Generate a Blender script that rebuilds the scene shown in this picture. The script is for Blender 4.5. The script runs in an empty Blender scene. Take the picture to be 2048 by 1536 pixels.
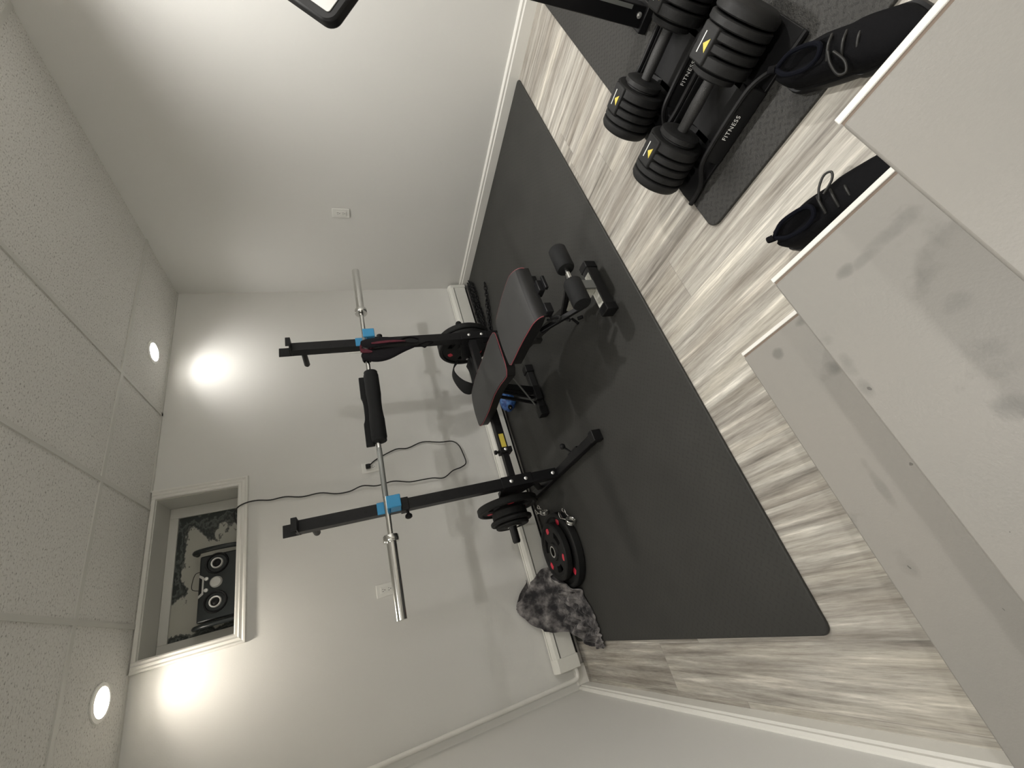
import bpy, bmesh, math, random
from mathutils import Vector, Matrix
random.seed(7)
V = Vector
SC = bpy.context.scene
COL = SC.collection
PI = math.pi
W, H = 3.244, 2.277          # room width (right wall x=0, left wall x=-W), ceiling height; back wall y=0
YF = -4.4                    # wall behind the viewer

# ------------------------------------------------------------------ materials
def mat(name, col, rough=0.5, metal=0.0, bump=None, var=None, spec=0.5, emit=None, sheen=0.0):
    m = bpy.data.materials.new(name); m.use_nodes = True
    nt = m.node_tree; b = nt.nodes['Principled BSDF']
    b.inputs['Base Color'].default_value = (*col, 1)
    b.inputs['Roughness'].default_value = rough
    b.inputs['Metallic'].default_value = metal
    b.inputs['Specular IOR Level'].default_value = spec
    if sheen: b.inputs['Sheen Weight'].default_value = sheen
    tc = nt.nodes.new('ShaderNodeTexCoord')
    if var:                                    # (scale, second colour)
        n = nt.nodes.new('ShaderNodeTexNoise'); n.inputs['Scale'].default_value = var[0]; n.inputs['Detail'].default_value = 4
        nt.links.new(tc.outputs['Object'], n.inputs['Vector'])
        r = nt.nodes.new('ShaderNodeValToRGB'); r.color_ramp.elements[0].position = .38; r.color_ramp.elements[1].position = .64
        r.color_ramp.elements[0].color = (*col, 1); r.color_ramp.elements[1].color = (*var[1], 1)
        nt.links.new(n.outputs['Fac'], r.inputs['Fac']); nt.links.new(r.outputs['Color'], b.inputs['Base Color'])
    if bump:                                   # (scale, strength)
        n = nt.nodes.new('ShaderNodeTexNoise'); n.inputs['Scale'].default_value = bump[0]; n.inputs['Detail'].default_value = 3
        nt.links.new(tc.outputs['Object'], n.inputs['Vector'])
        bp = nt.nodes.new('ShaderNodeBump'); bp.inputs['Strength'].default_value = bump[1]; bp.inputs['Distance'].default_value = .002
        nt.links.new(n.outputs['Fac'], bp.inputs['Height']); nt.links.new(bp.outputs['Normal'], b.inputs['Normal'])
    if emit:
        b.inputs['Emission Color'].default_value = (*emit[0], 1); b.inputs['Emission Strength'].default_value = emit[1]
    return m

class NG:                                       # small node helper
    def __init__(s, m):
        s.nt = m.node_tree; s.b = s.nt.nodes['Principled BSDF']; s.tc = s.nt.nodes.new('ShaderNodeTexCoord')
    def n(s, t, **kw):
        x = s.nt.nodes.new(t)
        for k, v in kw.items():
            if hasattr(x, k): setattr(x, k, v)
            else: x.inputs[k.replace('_', ' ')].default_value = v
        return x
    def l(s, a, b): s.nt.links.new(a, b)
    def math(s, op, a, b=None):
        x = s.nt.nodes.new('ShaderNodeMath'); x.operation = op
        for i, v in enumerate((a, b)):
            if v is None: continue
            if isinstance(v, (int, float)): x.inputs[i].default_value = v
            else: s.l(v, x.inputs[i])
        return x.outputs[0]
    def mapping(s, scale, rot=(0,0,0)):
        x = s.nt.nodes.new('ShaderNodeMapping'); x.inputs['Scale'].default_value = scale; x.inputs['Rotation'].default_value = rot
        s.l(s.tc.outputs['Object'], x.inputs['Vector']); return x.outputs[0]
    def noise(s, vec, scale, detail=4, rough=.55):
        x = s.n('ShaderNodeTexNoise', Scale=scale, Detail=detail, Roughness=rough); s.l(vec, x.inputs['Vector']); return x.outputs['Fac']
    def ramp(s, fac, stops):
        x = s.nt.nodes.new('ShaderNodeValToRGB'); e = x.color_ramp.elements
        while len(e) < len(stops): e.new(.5)
        for i, (p, c) in enumerate(stops): e[i].position = p; e[i].color = (*c, 1)
        s.l(fac, x.inputs['Fac']); return x.outputs['Color']
    def mix(s, fac, a, b, mode='MIX'):
        x = s.nt.nodes.new('ShaderNodeMix'); x.data_type = 'RGBA'; x.blend_type = mode
        for i, v in ((0, fac), (6, a), (7, b)):
            if isinstance(v, (int, float)): x.inputs[i].default_value = v
            elif isinstance(v, tuple): x.inputs[i].default_value = (*v, 1)
            else: s.l(v, x.inputs[i])
        return x.outputs[2]
    def bump(s, h, strength, dist=.002):
        x = s.n('ShaderNodeBump', Strength=strength, Distance=dist); s.l(h, x.inputs['Height']); s.l(x.outputs['Normal'], s.b.inputs['Normal'])
    def color(s, c): s.l(c, s.b.inputs['Base Color'])

M = {}
M['wall'] = mat('wall_paint', (.70, .695, .670), .62, bump=(160, .12), spec=.3)
M['white'] = mat('white_trim_paint', (.74, .73, .69), .38)
M['white_dull'] = mat('white_window_paint', (.60, .595, .56), .5)
M['heater'] = mat('heater_enamel', (.72, .715, .67), .4)
M['plastic_white'] = mat('white_plastic', (.78, .775, .74), .3)
M['black_steel'] = mat('black_powder_coat', (.0062, .0062, .0072), .42, bump=(300, .1), spec=.28)
M['black_plastic'] = mat('black_plastic', (.0055, .0055, .006), .5, spec=.28)
M['rubber'] = mat('black_rubber', (.0085, .0086, .0086), .62, bump=(220, .1), spec=.28)
M['foam'] = mat('black_foam', (.0075, .008, .0085), .75, bump=(400, .25), spec=.28)
M['dark_grey'] = mat('dark_grey_plastic', (.0125, .0125, .0128), .55, bump=(350, .15), spec=.28)
M['grip'] = mat('grey_knurled_grip', (.04, .04, .04), .5, .4, bump=(600, .5))
M['chrome'] = mat('chrome', (.72, .72, .70), .16, 1.0)
M['bolt'] = mat('bolt_steel', (.85, .85, .84), .25, .8)
M['galv'] = mat('dull_steel', (.30, .31, .30), .5, .6)
M['blue'] = mat('blue_plastic', (.035, .27, .52), .45)
M['vinyl'] = mat('grey_black_vinyl', (.043, .043, .043), .62, spec=.3, bump=(420, .25))
M['vinyl_side'] = mat('black_vinyl_side', (.0075, .0075, .0075), .5, spec=.28)
M['piping'] = mat('red_piping', (.22, .04, .052), .5)
M['red'] = mat('red_paint', (.62, .03, .06), .5)
M['red_cloth'] = mat('dark_red_cloth', (.12, .012, .026), .8, var=(30, (.06, .007, .016)))
M['black_cloth'] = mat('black_cloth', (.006, .005, .007), .85, bump=(300, .4), spec=.28)
M['yellow'] = mat('yellow_label', (.62, .50, .08), .5)
M['label'] = mat('silver_label', (.55, .55, .50), .4, var=(120, (.42, .42, .38)))
M['label_white'] = mat('white_print', (.75, .75, .73), .5)
M['raw_wood'] = mat('raw_wood_edge', (.17, .13, .10), .7)
M['cord'] = mat('black_cord', (.008, .008, .0075), .5)
M['speaker_black'] = mat('stereo_black', (.013, .017, .018), .35)
M['speaker_ring'] = mat('speaker_ring_silver', (.72, .72, .70), .3, .3)
M['dial'] = mat('stereo_dial_silver', (.5, .5, .48), .4, .3)
M['blue_cloth'] = mat('mottled_blue_plastic', (.015, .05, .20), .5, var=(45, (.06, .17, .42)), bump=(60, .8))
M['shoe'] = mat('black_knit', (.0032, .0032, .004), .8, bump=(400, .3), spec=.12)
M['shoe_in'] = mat('dark_lining', (.0025, .003, .006), .9, spec=.12)
M['screen'] = mat('console_white_face', (.70, .70, .68), .35)
M['beam_grey'] = mat('satin_grey_steel', (.030, .030, .029), .45)
M['bracket_grey'] = mat('bracket_grey', (.16, .165, .16), .5)
M['belt'] = mat('black_neoprene', (.008, .0085, .0095), .75, bump=(300, .3), spec=.28)

def make_wood():
    m = mat('grey_wood_planks', (.4, .38, .35), .56, spec=.35); g = NG(m)
    sep = g.n('ShaderNodeSeparateXYZ'); g.l(g.tc.outputs['Object'], sep.inputs[0])
    x, y = sep.outputs[0], sep.outputs[1]
    row = g.math('FLOOR', g.math('DIVIDE', x, .178))
    wn = g.n('ShaderNodeTexWhiteNoise'); wn.noise_dimensions = '1D'; g.l(row, wn.inputs['W'])
    yy = g.math('DIVIDE', g.math('ADD', y, g.math('MULTIPLY', wn.outputs['Value'], 1.2)), 1.2)
    cell = g.math('FLOOR', yy)
    cb = g.n('ShaderNodeCombineXYZ'); g.l(row, cb.inputs[0]); g.l(cell, cb.inputs[1])
    pw = g.n('ShaderNodeTexWhiteNoise'); pw.noise_dimensions = '2D'; g.l(cb.outputs[0], pw.inputs['Vector'])
    off = g.n('ShaderNodeCombineXYZ')
    g.l(g.math('ADD', g.math('MULTIPLY', x, 46), g.math('MULTIPLY', pw.outputs['Value'], 60)), off.inputs[0])
    g.l(g.math('MULTIPLY', y, 1.9), off.inputs[1]); g.l(g.math('MULTIPLY', pw.outputs['Value'], 9), off.inputs[2])
    n1 = g.noise(off.outputs[0], 1.0, 6, .62)
    off2 = g.n('ShaderNodeCombineXYZ')
    g.l(g.math('ADD', g.math('MULTIPLY', x, 9), g.math('MULTIPLY', pw.outputs['Value'], 40)), off2.inputs[0])
    g.l(g.math('MULTIPLY', y, 1.2), off2.inputs[1])
    n2 = g.noise(off2.outputs[0], 1.0, 3, .5)
    c = g.ramp(n1, [(.27, (.165, .152, .138)), (.42, (.315, .30, .272)), (.58, (.46, .445, .41)), (.72, (.74, .72, .665))])
    off3 = g.n('ShaderNodeCombineXYZ')
    g.l(g.math('ADD', g.math('MULTIPLY', x, 210), g.math('MULTIPLY', pw.outputs['Value'], 90)), off3.inputs[0]); g.l(g.math('MULTIPLY', y, 14), off3.inputs[1])
    n4 = g.noise(off3.outputs[0], 1.0, 5, .7)
    c = g.mix(.9, c, g.ramp(n4, [(.30, (.74, .73, .72)), (.5, (1.0, 1.0, 1.0)), (.70, (1.16, 1.16, 1.15))]), 'MULTIPLY')
    c2 = g.ramp(n2, [(.3, (.70, .67, .64)), (.5, (.95, .95, .95)), (.7, (1.15, 1.13, 1.08))])
    c = g.mix(.85, c, c2, 'MULTIPLY')
    tone = g.ramp(pw.outputs['Value'], [(0, (.84, .82, .80)), (1, (1.06, 1.05, 1.03))])
    c = g.mix(1.0, c, tone, 'MULTIPLY')
    # thin plank joints
    fx = g.math('FRACT', g.math('DIVIDE', x, .178)); jx = g.math('LESS_THAN', fx, .010)
    fy = g.math('FRACT', yy); jy = g.math('LESS_THAN', fy, .0018)
    j = g.math('MAXIMUM', jx, jy)
    c = g.mix(g.math('MULTIPLY', j, .45), c, (.16, .15, .14))
    g.color(c); g.bump(n1, .12)
    return m
M['wood'] = make_wood()

def make_mat_mat(name, col, cell, depth):
    m = mat(name, col, .60, spec=.35); g = NG(m)
    v = g.mapping((1/cell, 1/cell, 1), (0, 0, PI/4))
    sep = g.n('ShaderNodeSeparateXYZ'); g.l(v, sep.inputs[0])
    x, y = sep.outputs[0], sep.outputs[1]
    par = g.math('FLOORED_MODULO', g.math('ADD', g.math('FLOOR', x), g.math('FLOOR', y)), 2.0)
    fx = g.math('ABSOLUTE', g.math('SUBTRACT', g.math('FRACT', x), .5)); fy = g.math('ABSOLUTE', g.math('SUBTRACT', g.math('FRACT', y), .5))
    a = g.math('MULTIPLY', g.math('LESS_THAN', fx, .14), g.math('LESS_THAN', fy, .42))
    b = g.math('MULTIPLY', g.math('LESS_THAN', fy, .14), g.math('LESS_THAN', fx, .42))
    h = g.math('ADD', g.math('MULTIPLY', a, par), g.math('MULTIPLY', b, g.math('SUBTRACT', 1.0, par)))
    n = g.noise(g.tc.outputs['Object'], 260, 2)
    n2 = g.noise(g.tc.outputs['Object'], 3.2, 4)
    g.bump(g.math('ADD', h, g.math('MULTIPLY', n, .5)), depth, .0015 if depth < .5 else .005)
    cc = g.ramp(n2, [(.3, tuple(c*.88 for c in col)), (.7, tuple(c*1.14 for c in col))])
    g.color(g.mix(g.math('MULTIPLY', h, .30 if depth < .5 else .75), cc, tuple(c*.55 for c in col)))
    return m
M['mat'] = make_mat_mat('foam_floor_mat', (.0315, .0312, .0288), .022, .35)
M['mat2'] = make_mat_mat('textured_small_mat', (.033, .0322, .0298), .020, .9)

def make_ceiling():
    m = mat('ceiling_tile', (.52, .51, .48), .85, spec=.1); g = NG(m)
    n = g.noise(g.mapping((1, 1.6, 1)), 95, 3, .6); n2 = g.noise(g.tc.outputs['Object'], 5, 3)
    c = g.ramp(n, [(.32, (.25, .245, .225)), (.42, (.66, .65, .62)), (.62, (.73, .725, .695)), (.8, (.77, .765, .735))])
    g.color(g.mix(.2, c, g.ramp(n2, [(.3, (.62, .605, .575)), (.7, (.69, .685, .655))])))
    g.bump(n, .55, .003); return m
M['ceiling'] = make_ceiling()

SX, SY = -2.77, -2.6          # stairs origin: the treads' own coordinates start there
SCUFF = [(x-SX, y-SY, z, a, b, k) for x, y, z, a, b, k in ((-2.385, -2.600, .38, .014, .045, .36), (-2.392, -2.555, .38, .010, .030, .30), (-2.388, -2.520, .38, .012, .016, .5), (-2.515, -2.437, .38, .025, .012, .45), (-2.560, -2.435, .38, .022, .010, .35), (-2.66, -2.556, .38, .020, .022, .5), (-2.52, -2.59, .38, .016, .020, .25), (-2.338, -2.325, .19, .014, .020, .5), (-2.365, -2.235, .19, .016, .014, .5), (-2.46, -2.316, .19, .020, .020, .5), (-2.745, -2.146, .19, .030, .014, .4), (-2.70, -2.25, .19, .06, .010, .3), (-2.84, -2.20, .19, .03, .02, .3))]
def make_tread():
    m = mat('painted_tread', (.56, .55, .51), .5, bump=None); g = NG(m)
    n = g.noise(g.tc.outputs['Object'], 7, 5, .6); n2 = g.noise(g.tc.outputs['Object'], 2.2, 3)
    c = g.ramp(n2, [(.35, (.236, .228, .210)), (.68, (.256, .242, .220))])
    sm = g.ramp(n, [(.62, (0, 0, 0)), (.74, (1, 1, 1))])
    c = g.mix(g.math('MULTIPLY', sm, .5), c, (.12, .116, .105))
    sep = g.n('ShaderNodeSeparateXYZ'); g.l(g.tc.outputs['Object'], sep.inputs[0])
    nz = g.math('MULTIPLY', g.math('SUBTRACT', g.noise(g.tc.outputs['Object'], 26, 4), .5), 1.1)
    tot = None
    for (px_, py_, pz_, a_, b_, st_) in SCUFF:           # shoe scuffs, each at its own place on the tread
        dx = g.math('DIVIDE', g.math('SUBTRACT', sep.outputs[0], px_), a_); dy = g.math('DIVIDE', g.math('SUBTRACT', sep.outputs[1], py_), b_)
        r2 = g.math('ADD', g.math('MULTIPLY', dx, dx), g.math('MULTIPLY', dy, dy))
        e = g.math('SUBTRACT', g.math('SUBTRACT', 1.0, r2), g.math('MULTIPLY', nz, 2.2))
        on = g.math('LESS_THAN', g.math('ABSOLUTE', g.math('SUBTRACT', sep.outputs[2], pz_)), .05)
        e = g.math('MULTIPLY', g.math('MULTIPLY', g.math('MINIMUM', g.math('MAXIMUM', e, 0.0), 1.0), on), st_)
        tot = e if tot is None else g.math('MAXIMUM', tot, e)
    c = g.mix(tot, c, (.095, .093, .085))
    n3 = g.noise(g.tc.outputs['Object'], 60, 1)
    c = g.mix(g.math('MULTIPLY', g.math('GREATER_THAN', n3, .80), .7), c, (.06, .055, .05))
    g.color(c); g.bump(g.noise(g.tc.outputs['Object'], 240, 2), .15); return m
M['tread'] = make_tread()

def make_pane():
    m = mat('dark_patched_pane', (.35, .35, .31), .22); g = NG(m)
    sep = g.n('ShaderNodeSeparateXYZ'); g.l(g.tc.outputs['Object'], sep.inputs[0])
    x, z = sep.outputs[0], sep.outputs[2]
    n = g.noise(g.mapping((9, 1, 13)), 1.0, 5, .6)
    right = g.math('MULTIPLY', g.math('SUBTRACT', x, -1.895), 4.0)           # dark sheet along the right side
    top = g.math('MINIMUM', g.math('MULTIPLY', g.math('SUBTRACT', z, 2.120), 9.0), g.math('MULTIPLY', g.math('ADD', x, 2.25), 5.0))
    low = g.math('MULTIPLY', g.math('SUBTRACT', -2.315, x), 14.0)
    top = g.math('MAXIMUM', top, low)
    e = g.math('ADD', g.math('MAXIMUM', right, top), g.math('MULTIPLY', g.math('SUBTRACT', n, .5), 2.2))
    c = g.ramp(e, [(.30, (.40, .395, .35)), (.34, (.13, .135, .125)), (.50, (.022, .028, .027)), (.72, (.10, .11, .105)), (.80, (.03, .036, .034))])
    g.color(c); return m
M['pane'] = make_pane()

def make_shirt():
    m = mat('tie_dye_cloth', (.1, .1, .1), .85, sheen=.2); g = NG(m)
    n = g.noise(g.tc.outputs['Object'], 13, 5, .6)
    c = g.ramp(n, [(.38, (.009, .008, .010)), (.45, (.040, .037, .039)), (.54, (.12, .112, .112)), (.66, (.27, .255, .25))])
    g.color(c); g.bump(g.noise(g.tc.outputs['Object'], 300, 2), .25); return m
M['shirt'] = make_shirt()
def lamp_mat(name, col, s):
    return mat(name, (.9, .9, .9), .5, emit=(col, s))

# ------------------------------------------------------------------ mesh helpers
def frame(d, up=None):
    d = V(d).normalized(); u = V(up) if up else (V((0, 0, 1)) if abs(d.z) < .9 else V((1, 0, 0)))
    s = d.cross(u).normalized(); return s, s.cross(d).normalized(), d

class MB:
    def __init__(s): s.bm = bmesh.new(); s.mi = 0
    def f(s, vs):
        try: fc = s.bm.faces.new(vs); fc.material_index = s.mi; return fc
        except ValueError: return None
    def box(s, lo, hi):
        lo, hi = V(lo), V(hi); return s.obox((lo+hi)/2, (hi-lo)/2)
    def obox(s, c, h, ax=None):
        c = V(c); ax = ax or (V((1,0,0)), V((0,1,0)), V((0,0,1)))
        p = [s.bm.verts.new(c + ax[0]*h[0]*i + ax[1]*h[1]*j + ax[2]*h[2]*k) for k in (-1,1) for j in (-1,1) for i in (-1,1)]
        for q in ((0,2,3,1),(4,5,7,6),(0,1,5,4),(2,6,7,3),(0,4,6,2),(1,3,7,5)): s.f([p[i] for i in q])
        return s
    def beam(s, a, b, w, h, up=None):            # rectangular bar between two points
        a, b = V(a), V(b); sd, u, d = frame(b-a, up)
        return s.obox((a+b)/2, (w/2, h/2, (b-a).length/2), (sd, u, d))
    def ring(s, c, ax, r, n): return [s.bm.verts.new(V(c) + ax[0]*r*math.cos(2*PI*i/n) + ax[1]*r*math.sin(2*PI*i/n)) for i in range(n)]
    def lathe(s, o, d, prof, n=32, cap=True):    # prof: (t along d, r)
        o = V(o); ax = frame(d); D = V(d).normalized(); prev = None; first = None
        for t, r in prof:
            rg = s.ring(o + D*t, ax, r, n)
            if prev:
                for i in range(n): s.f([prev[i], prev[(i+1) % n], rg[(i+1) % n], rg[i]])
            else: first = rg
            prev = rg
        if cap: s.f(first[::-1]); s.f(prev)
        return s
    def annulus(s, o, d, prof, n=32):            # closed profile revolved (has a bore)
        o = V(o); ax = frame(d); D = V(d).normalized(); rs = [s.ring(o + D*t, ax, r, n) for t, r in prof]
        for k in range(len(rs)):
            a, b = rs[k], rs[(k+1) % len(rs)]
            for i in range(n): s.f([a[i], a[(i+1) % n], b[(i+1) % n], b[i]])
        return s
    def cyl(s, a, b, r, n=20, r2=None):
        a, b = V(a), V(b); return s.lathe(a, b-a, [(0, r), ((b-a).length, r if r2 is None else r2)], n)
    def tube(s, pts, r, n=10, closed=False, sx=1, sy=1):
        P = [V(p) for p in pts]; rs = []; u = None
        for i, p in enumerate(P):
            d = (P[(i+1) % len(P)] - P[i-1]) if closed else (P[min(i+1, len(P)-1)] - P[max(i-1, 0)])
            d.normalize()
            if u is None: _, u, _ = frame(d)
            u = (u - d*u.dot(d)).normalized(); sd = d.cross(u)
            rr = r[i] if isinstance(r, (list, tuple)) else r
            rs.append([s.bm.verts.new(p + sd*rr*sx*math.cos(2*PI*k/n) + u*rr*sy*math.sin(2*PI*k/n)) for k in range(n)])
        m = len(rs)
        for i in range(m if closed else m-1):
            a, b = rs[i], rs[(i+1) % m]
            for k in range(n): s.f([a[k], a[(k+1) % n], b[(k+1) % n], b[k]])
        if not closed: s.f(rs[0][::-1]); s.f(rs[-1])
        return s
    def loft(s, rows, cap=True, closed=True):    # rows: lists of points of equal length
        R = [[s.bm.verts.new(V(p)) for p in r] for r in rows]; n = len(R[0])
        for a, b in zip(R, R[1:]):
            for k in range(n if closed else n-1): s.f([a[k], a[(k+1) % n], b[(k+1) % n], b[k]])
        if cap and closed: s.f(R[0][::-1]); s.f(R[-1])
        return s
    def prism(s, poly, ax, o, t):                # polygon in (ax0, ax1) extruded by t along ax2
        o = V(o); a = [s.bm.verts.new(o + ax[0]*p[0] + ax[1]*p[1]) for p in poly]
        b = [s.bm.verts.new(o + ax[0]*p[0] + ax[1]*p[1] + ax[2]*t) for p in poly]; n = len(poly)
        s.f(a[::-1]); s.f(b)
        for i in range(n): s.f([a[i], a[(i+1) % n], b[(i+1) % n], b[i]])
        return s
    def ball(s, c, r, seg=20, sc=(1,1,1)):
        prof = [(-math.cos(PI*i/10)*r, max(math.sin(PI*i/10)*r, r*.02)) for i in range(11)]
        k0 = len(s.bm.verts); s.bm.verts.ensure_lookup_table()
        s.lathe((0,0,0), (0,0,1), prof, seg)
        s.bm.verts.ensure_lookup_table()
        for v in list(s.bm.verts)[k0:]: v.co = V(c) + V((v.co.x*sc[0], v.co.y*sc[1], v.co.z*sc[2]))
        return s
    def build(s, name, mats, parent=None, bevel=0, smooth=40, local=False, seg=2, subd=0):
        bmesh.ops.recalc_face_normals(s.bm, faces=s.bm.faces[:])
        me = bpy.data.meshes.new(name); 
        if parent is not None and not local:
            o0 = ROOT[parent.name] if parent.name in ROOT else V((0,0,0))
            for v in s.bm.verts: v.co -= o0
        elif parent is None and not local:       # origin at the base of the mesh
            vs = [v.co for v in s.bm.verts]
            o0 = V((sum(v.x for v in vs)/len(vs), sum(v.y for v in vs)/len(vs), min(v.z for v in vs)))
            if name in KEEP: o0 = V((0,0,0))
            for v in s.bm.verts: v.co -= o0
        s.bm.to_mesh(me); s.bm.free()
        for m in (mats if isinstance(mats, (list, tuple)) else [mats]): me.materials.append(m)
        ob = bpy.data.objects.new(name, me); COL.objects.link(ob)
        if parent is not None:
            ob.parent = parent; ROOT[ob.name] = ROOT.get(parent.name, V((0,0,0)))
        elif not local: ob.location = o0; ROOT[ob.name] = o0
        else: ROOT[ob.name] = V((0,0,0))
        if smooth:
            me.shade_smooth(); me.set_sharp_from_angle(angle=math.radians(smooth))
        if bevel:
            b = ob.modifiers.new('bevel', 'BEVEL'); b.width = bevel; b.segments = seg; b.limit_method = 'ANGLE'; b.angle_limit = math.radians(40)
        if subd:
            b = ob.modifiers.new('sub', 'SUBSURF'); b.levels = subd; b.render_levels = subd
        return ob
ROOT = {}
KEEP = {'floor', 'ceiling', 'wall_back', 'wall_right', 'wall_left', 'wall_front'}
X, Y, Z = V((1,0,0)), V((0,1,0)), V((0,0,1))

def thing(name, label, cat, loc, group=None, local=False, rotz=0.0):
    o = bpy.data.objects.new(name, None); COL.objects.link(o); o.location = loc; o.rotation_euler = (0, 0, rotz)
    o.empty_display_size = .05
    ROOT[o.name] = V((0,0,0)) if local else V(loc)
    return tag(o, label, cat, group)
def tag(o, label, cat, group=None):
    o['label'] = label; o['category'] = cat
    if group: o['group'] = group
    return o
def struct(o): o['kind'] = 'structure'; return o
def lab(o, s): o['label'] = s; return o
def catmull(pts, n=6):
    P = [V(p) for p in pts]; out = []
    for i in range(len(P)-1):
        a, b, c, d = P[max(i-1,0)], P[i], P[i+1], P[min(i+2, len(P)-1)]
        for k in range(n):
            t = k/n
            out.append(.5*((2*b) + (c-a)*t + (2*a-5*b+4*c-d)*t*t + (3*b-a-3*c+d)*t**3))
    out.append(P[-1]); return out
def boolean(ob, cutter):                          # subtract, keep the plain mesh
    md = ob.modifiers.new('cut', 'BOOLEAN'); md.object = cutter; md.operation = 'DIFFERENCE'; md.solver = 'EXACT'
    dg = bpy.context.evaluated_depsgraph_get(); dg.update()
    me = bpy.data.meshes.new_from_object(ob.evaluated_get(dg)); ob.modifiers.remove(md)
    old = ob.data; ob.data = me; me.name = old.name
    bpy.data.objects.remove(cutter)
    return ob
def copy_tree(o, parent=None):
    c = o.copy(); COL.objects.link(c); c.parent = parent
    for ch in list(o.children): copy_tree(ch, c)
    return c

# ------------------------------------------------------------------ room
b = MB(); b.box((-W-.1, YF-.1, -.1), (.1, .1, 0)); struct(b.build('floor', M['wood'], smooth=0))
b = MB()
b.box((-W-.1, YF-.1, H+.006), (.1, .25, H+.1)); ceil = struct(b.build('ceiling', M['ceiling'], smooth=0))
b = MB()                                          # back wall with the window opening
wx0, wx1, wz0, wz1 = -2.425, -1.612, 1.848, 2.258
b.box((-W-.1, 0, -.1), (.1, .1, wz0)); b.box((-W-.1, 0, wz0), (wx0, .1, H+.1)); b.box((wx1, 0, wz0), (.1, .1, H+.1)); b.box((wx0, 0, wz1), (wx1, .1, H+.1))
struct(b.build('wall_back', M['wall'], smooth=0))
b = MB(); b.box((0, YF-.1, -.1), (.1, .0, H+.1)); struct(b.build('wall_right', M['wall'], smooth=0))
b = MB(); b.box((-W-.1, YF-.1, -.1), (-W, 0, H+.1)); struct(b.build('wall_left', M['wall'], smooth=0))
b = MB(); b.box((-W, YF-.1, -.1), (0, YF, H+.1)); struct(b.build('wall_front', M['wall'], smooth=0))

def board(name, a, c, nrm, h=.092, t=.017):      # skirting with a stepped top edge
    a, c, nrm = V(a), V(c), V(nrm); b = MB(); d = (c-a).normalized(); L = (c-a).length
    prof = [(0, 0), (t, 0), (t, h*.70), (t*.72, h*.78), (t*.72, h*.90), (t*.3, h), (0, h)]
    b.loft([[a + nrm*p + Z*q for p, q in prof], [c + nrm*p + Z*q for p, q in prof]])
    return struct(b.build(name, M['white'], smooth=30))
board('baseboard_right', (0, YF, 0), (0, -.001, 0), (-1, 0, 0))
board('baseboard_left', (-W, -.001, 0), (-W, -2.15, 0), (1, 0, 0), h=.072, t=.02)
board('baseboard_back', (-W+.021, 0, 0), (-3.125, 0, 0), (0, -1, 0), h=.075, t=.012)

# ceiling grid
def tee(name, lo, hi):
    b = MB(); b.box((lo[0], lo[1], H), (hi[0], hi[1], H+.0065)); return struct(b.build(name, M['white_dull'], smooth=0))
tee('trim_1', (-W, -.517, 0), (0, -.493, 0))
tee('trim_2', (-W, -1.737, 0), (0, -1.713, 0))
k = 3
for x in (-1.047, -1.657, -2.267, -2.877):
    tee('trim_%d' % k, (x-.011, -.493, 0), (x+.011, 0, 0)); k += 1
    tee('trim_%d' % k, (x-.011, -1.713, 0), (x+.011, -.517, 0)); k += 1
tee('trim_%d' % k, (-W, -.018, 0), (-2.475, -.0005, 0)); k += 1
tee('trim_%d' % k, (-1.568, -.018, 0), (0, -.0005, 0))

# recessed lamps; the rear row is unseen and added as fill
CUTS = []
def lamp(x, y, col, watt, label, spread=150):
    t = thing('recessed_light', label, 'ceiling light', (x, y, H), 'recessed ceiling lights')
    b = MB(); b.annulus((x, y, H-.003), (0,0,1), [(0, .061), (.003, .075), (.009, .075), (.009, .0585), (.001, .0585)], 40)
    b.build('trim_ring', M['plastic_white'], t)
    b = MB(); b.annulus((x, y, H), (0,0,1), [(.0, .0585), (.036, .0585), (.036, .063), (.0, .063)], 40); b.build('can', M['plastic_white'], t)
    b = MB(); b.lathe((x, y, H+.024), (0,0,1), [(0, .058), (.006, .058)], 40)
    b.build('lens', lamp_mat('lamp_glow', col, 14), t)
    l = bpy.data.lights.new('downlight', 'AREA'); l.shape = 'DISK'; l.size = .10; l.energy = watt; l.color = col; l.spread = math.radians(spread)
    o = bpy.data.objects.new('downlight', l); COL.objects.link(o); o.parent = t; o.location = (0, 0, .020)
    c = MB(); c.cyl((x, y, H-.05), (x, y, H+.05), .0635, 40); CUTS.append(c)
lamp(-.706, -.222, (1, .97, .92), 1.05, 'recessed ceiling light shining whiter beside the right wall corner', 125)
lamp(-2.565, -.22, (1, .92, .80), 1.05, 'recessed ceiling light glowing warm left of the window', 125)
lamp(-.62, -2.31, (1, .975, .935), 10.2, 'recessed ceiling light above the small dumbbell mat')
lamp(-2.58, -2.31, (1, .97, .92), 5.6, 'recessed ceiling light above the stairs')
lamp(-.62, -3.9, (1, .97, .93), 13.5, 'added unseen fill light in the ceiling nearest the wall behind the stairs')  # unseen lamp added as fill from behind the viewer
lamp(-2.6, -3.95, (1, .97, .92), 3, 'added unseen fill light in the ceiling over the upper end of the stairs')  # unseen lamp added to brighten the left of the back wall
for c in CUTS:
    cu = c.build('cutter', M['ceiling'], None, smooth=0, local=True); boolean(ceil, cu)

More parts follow.
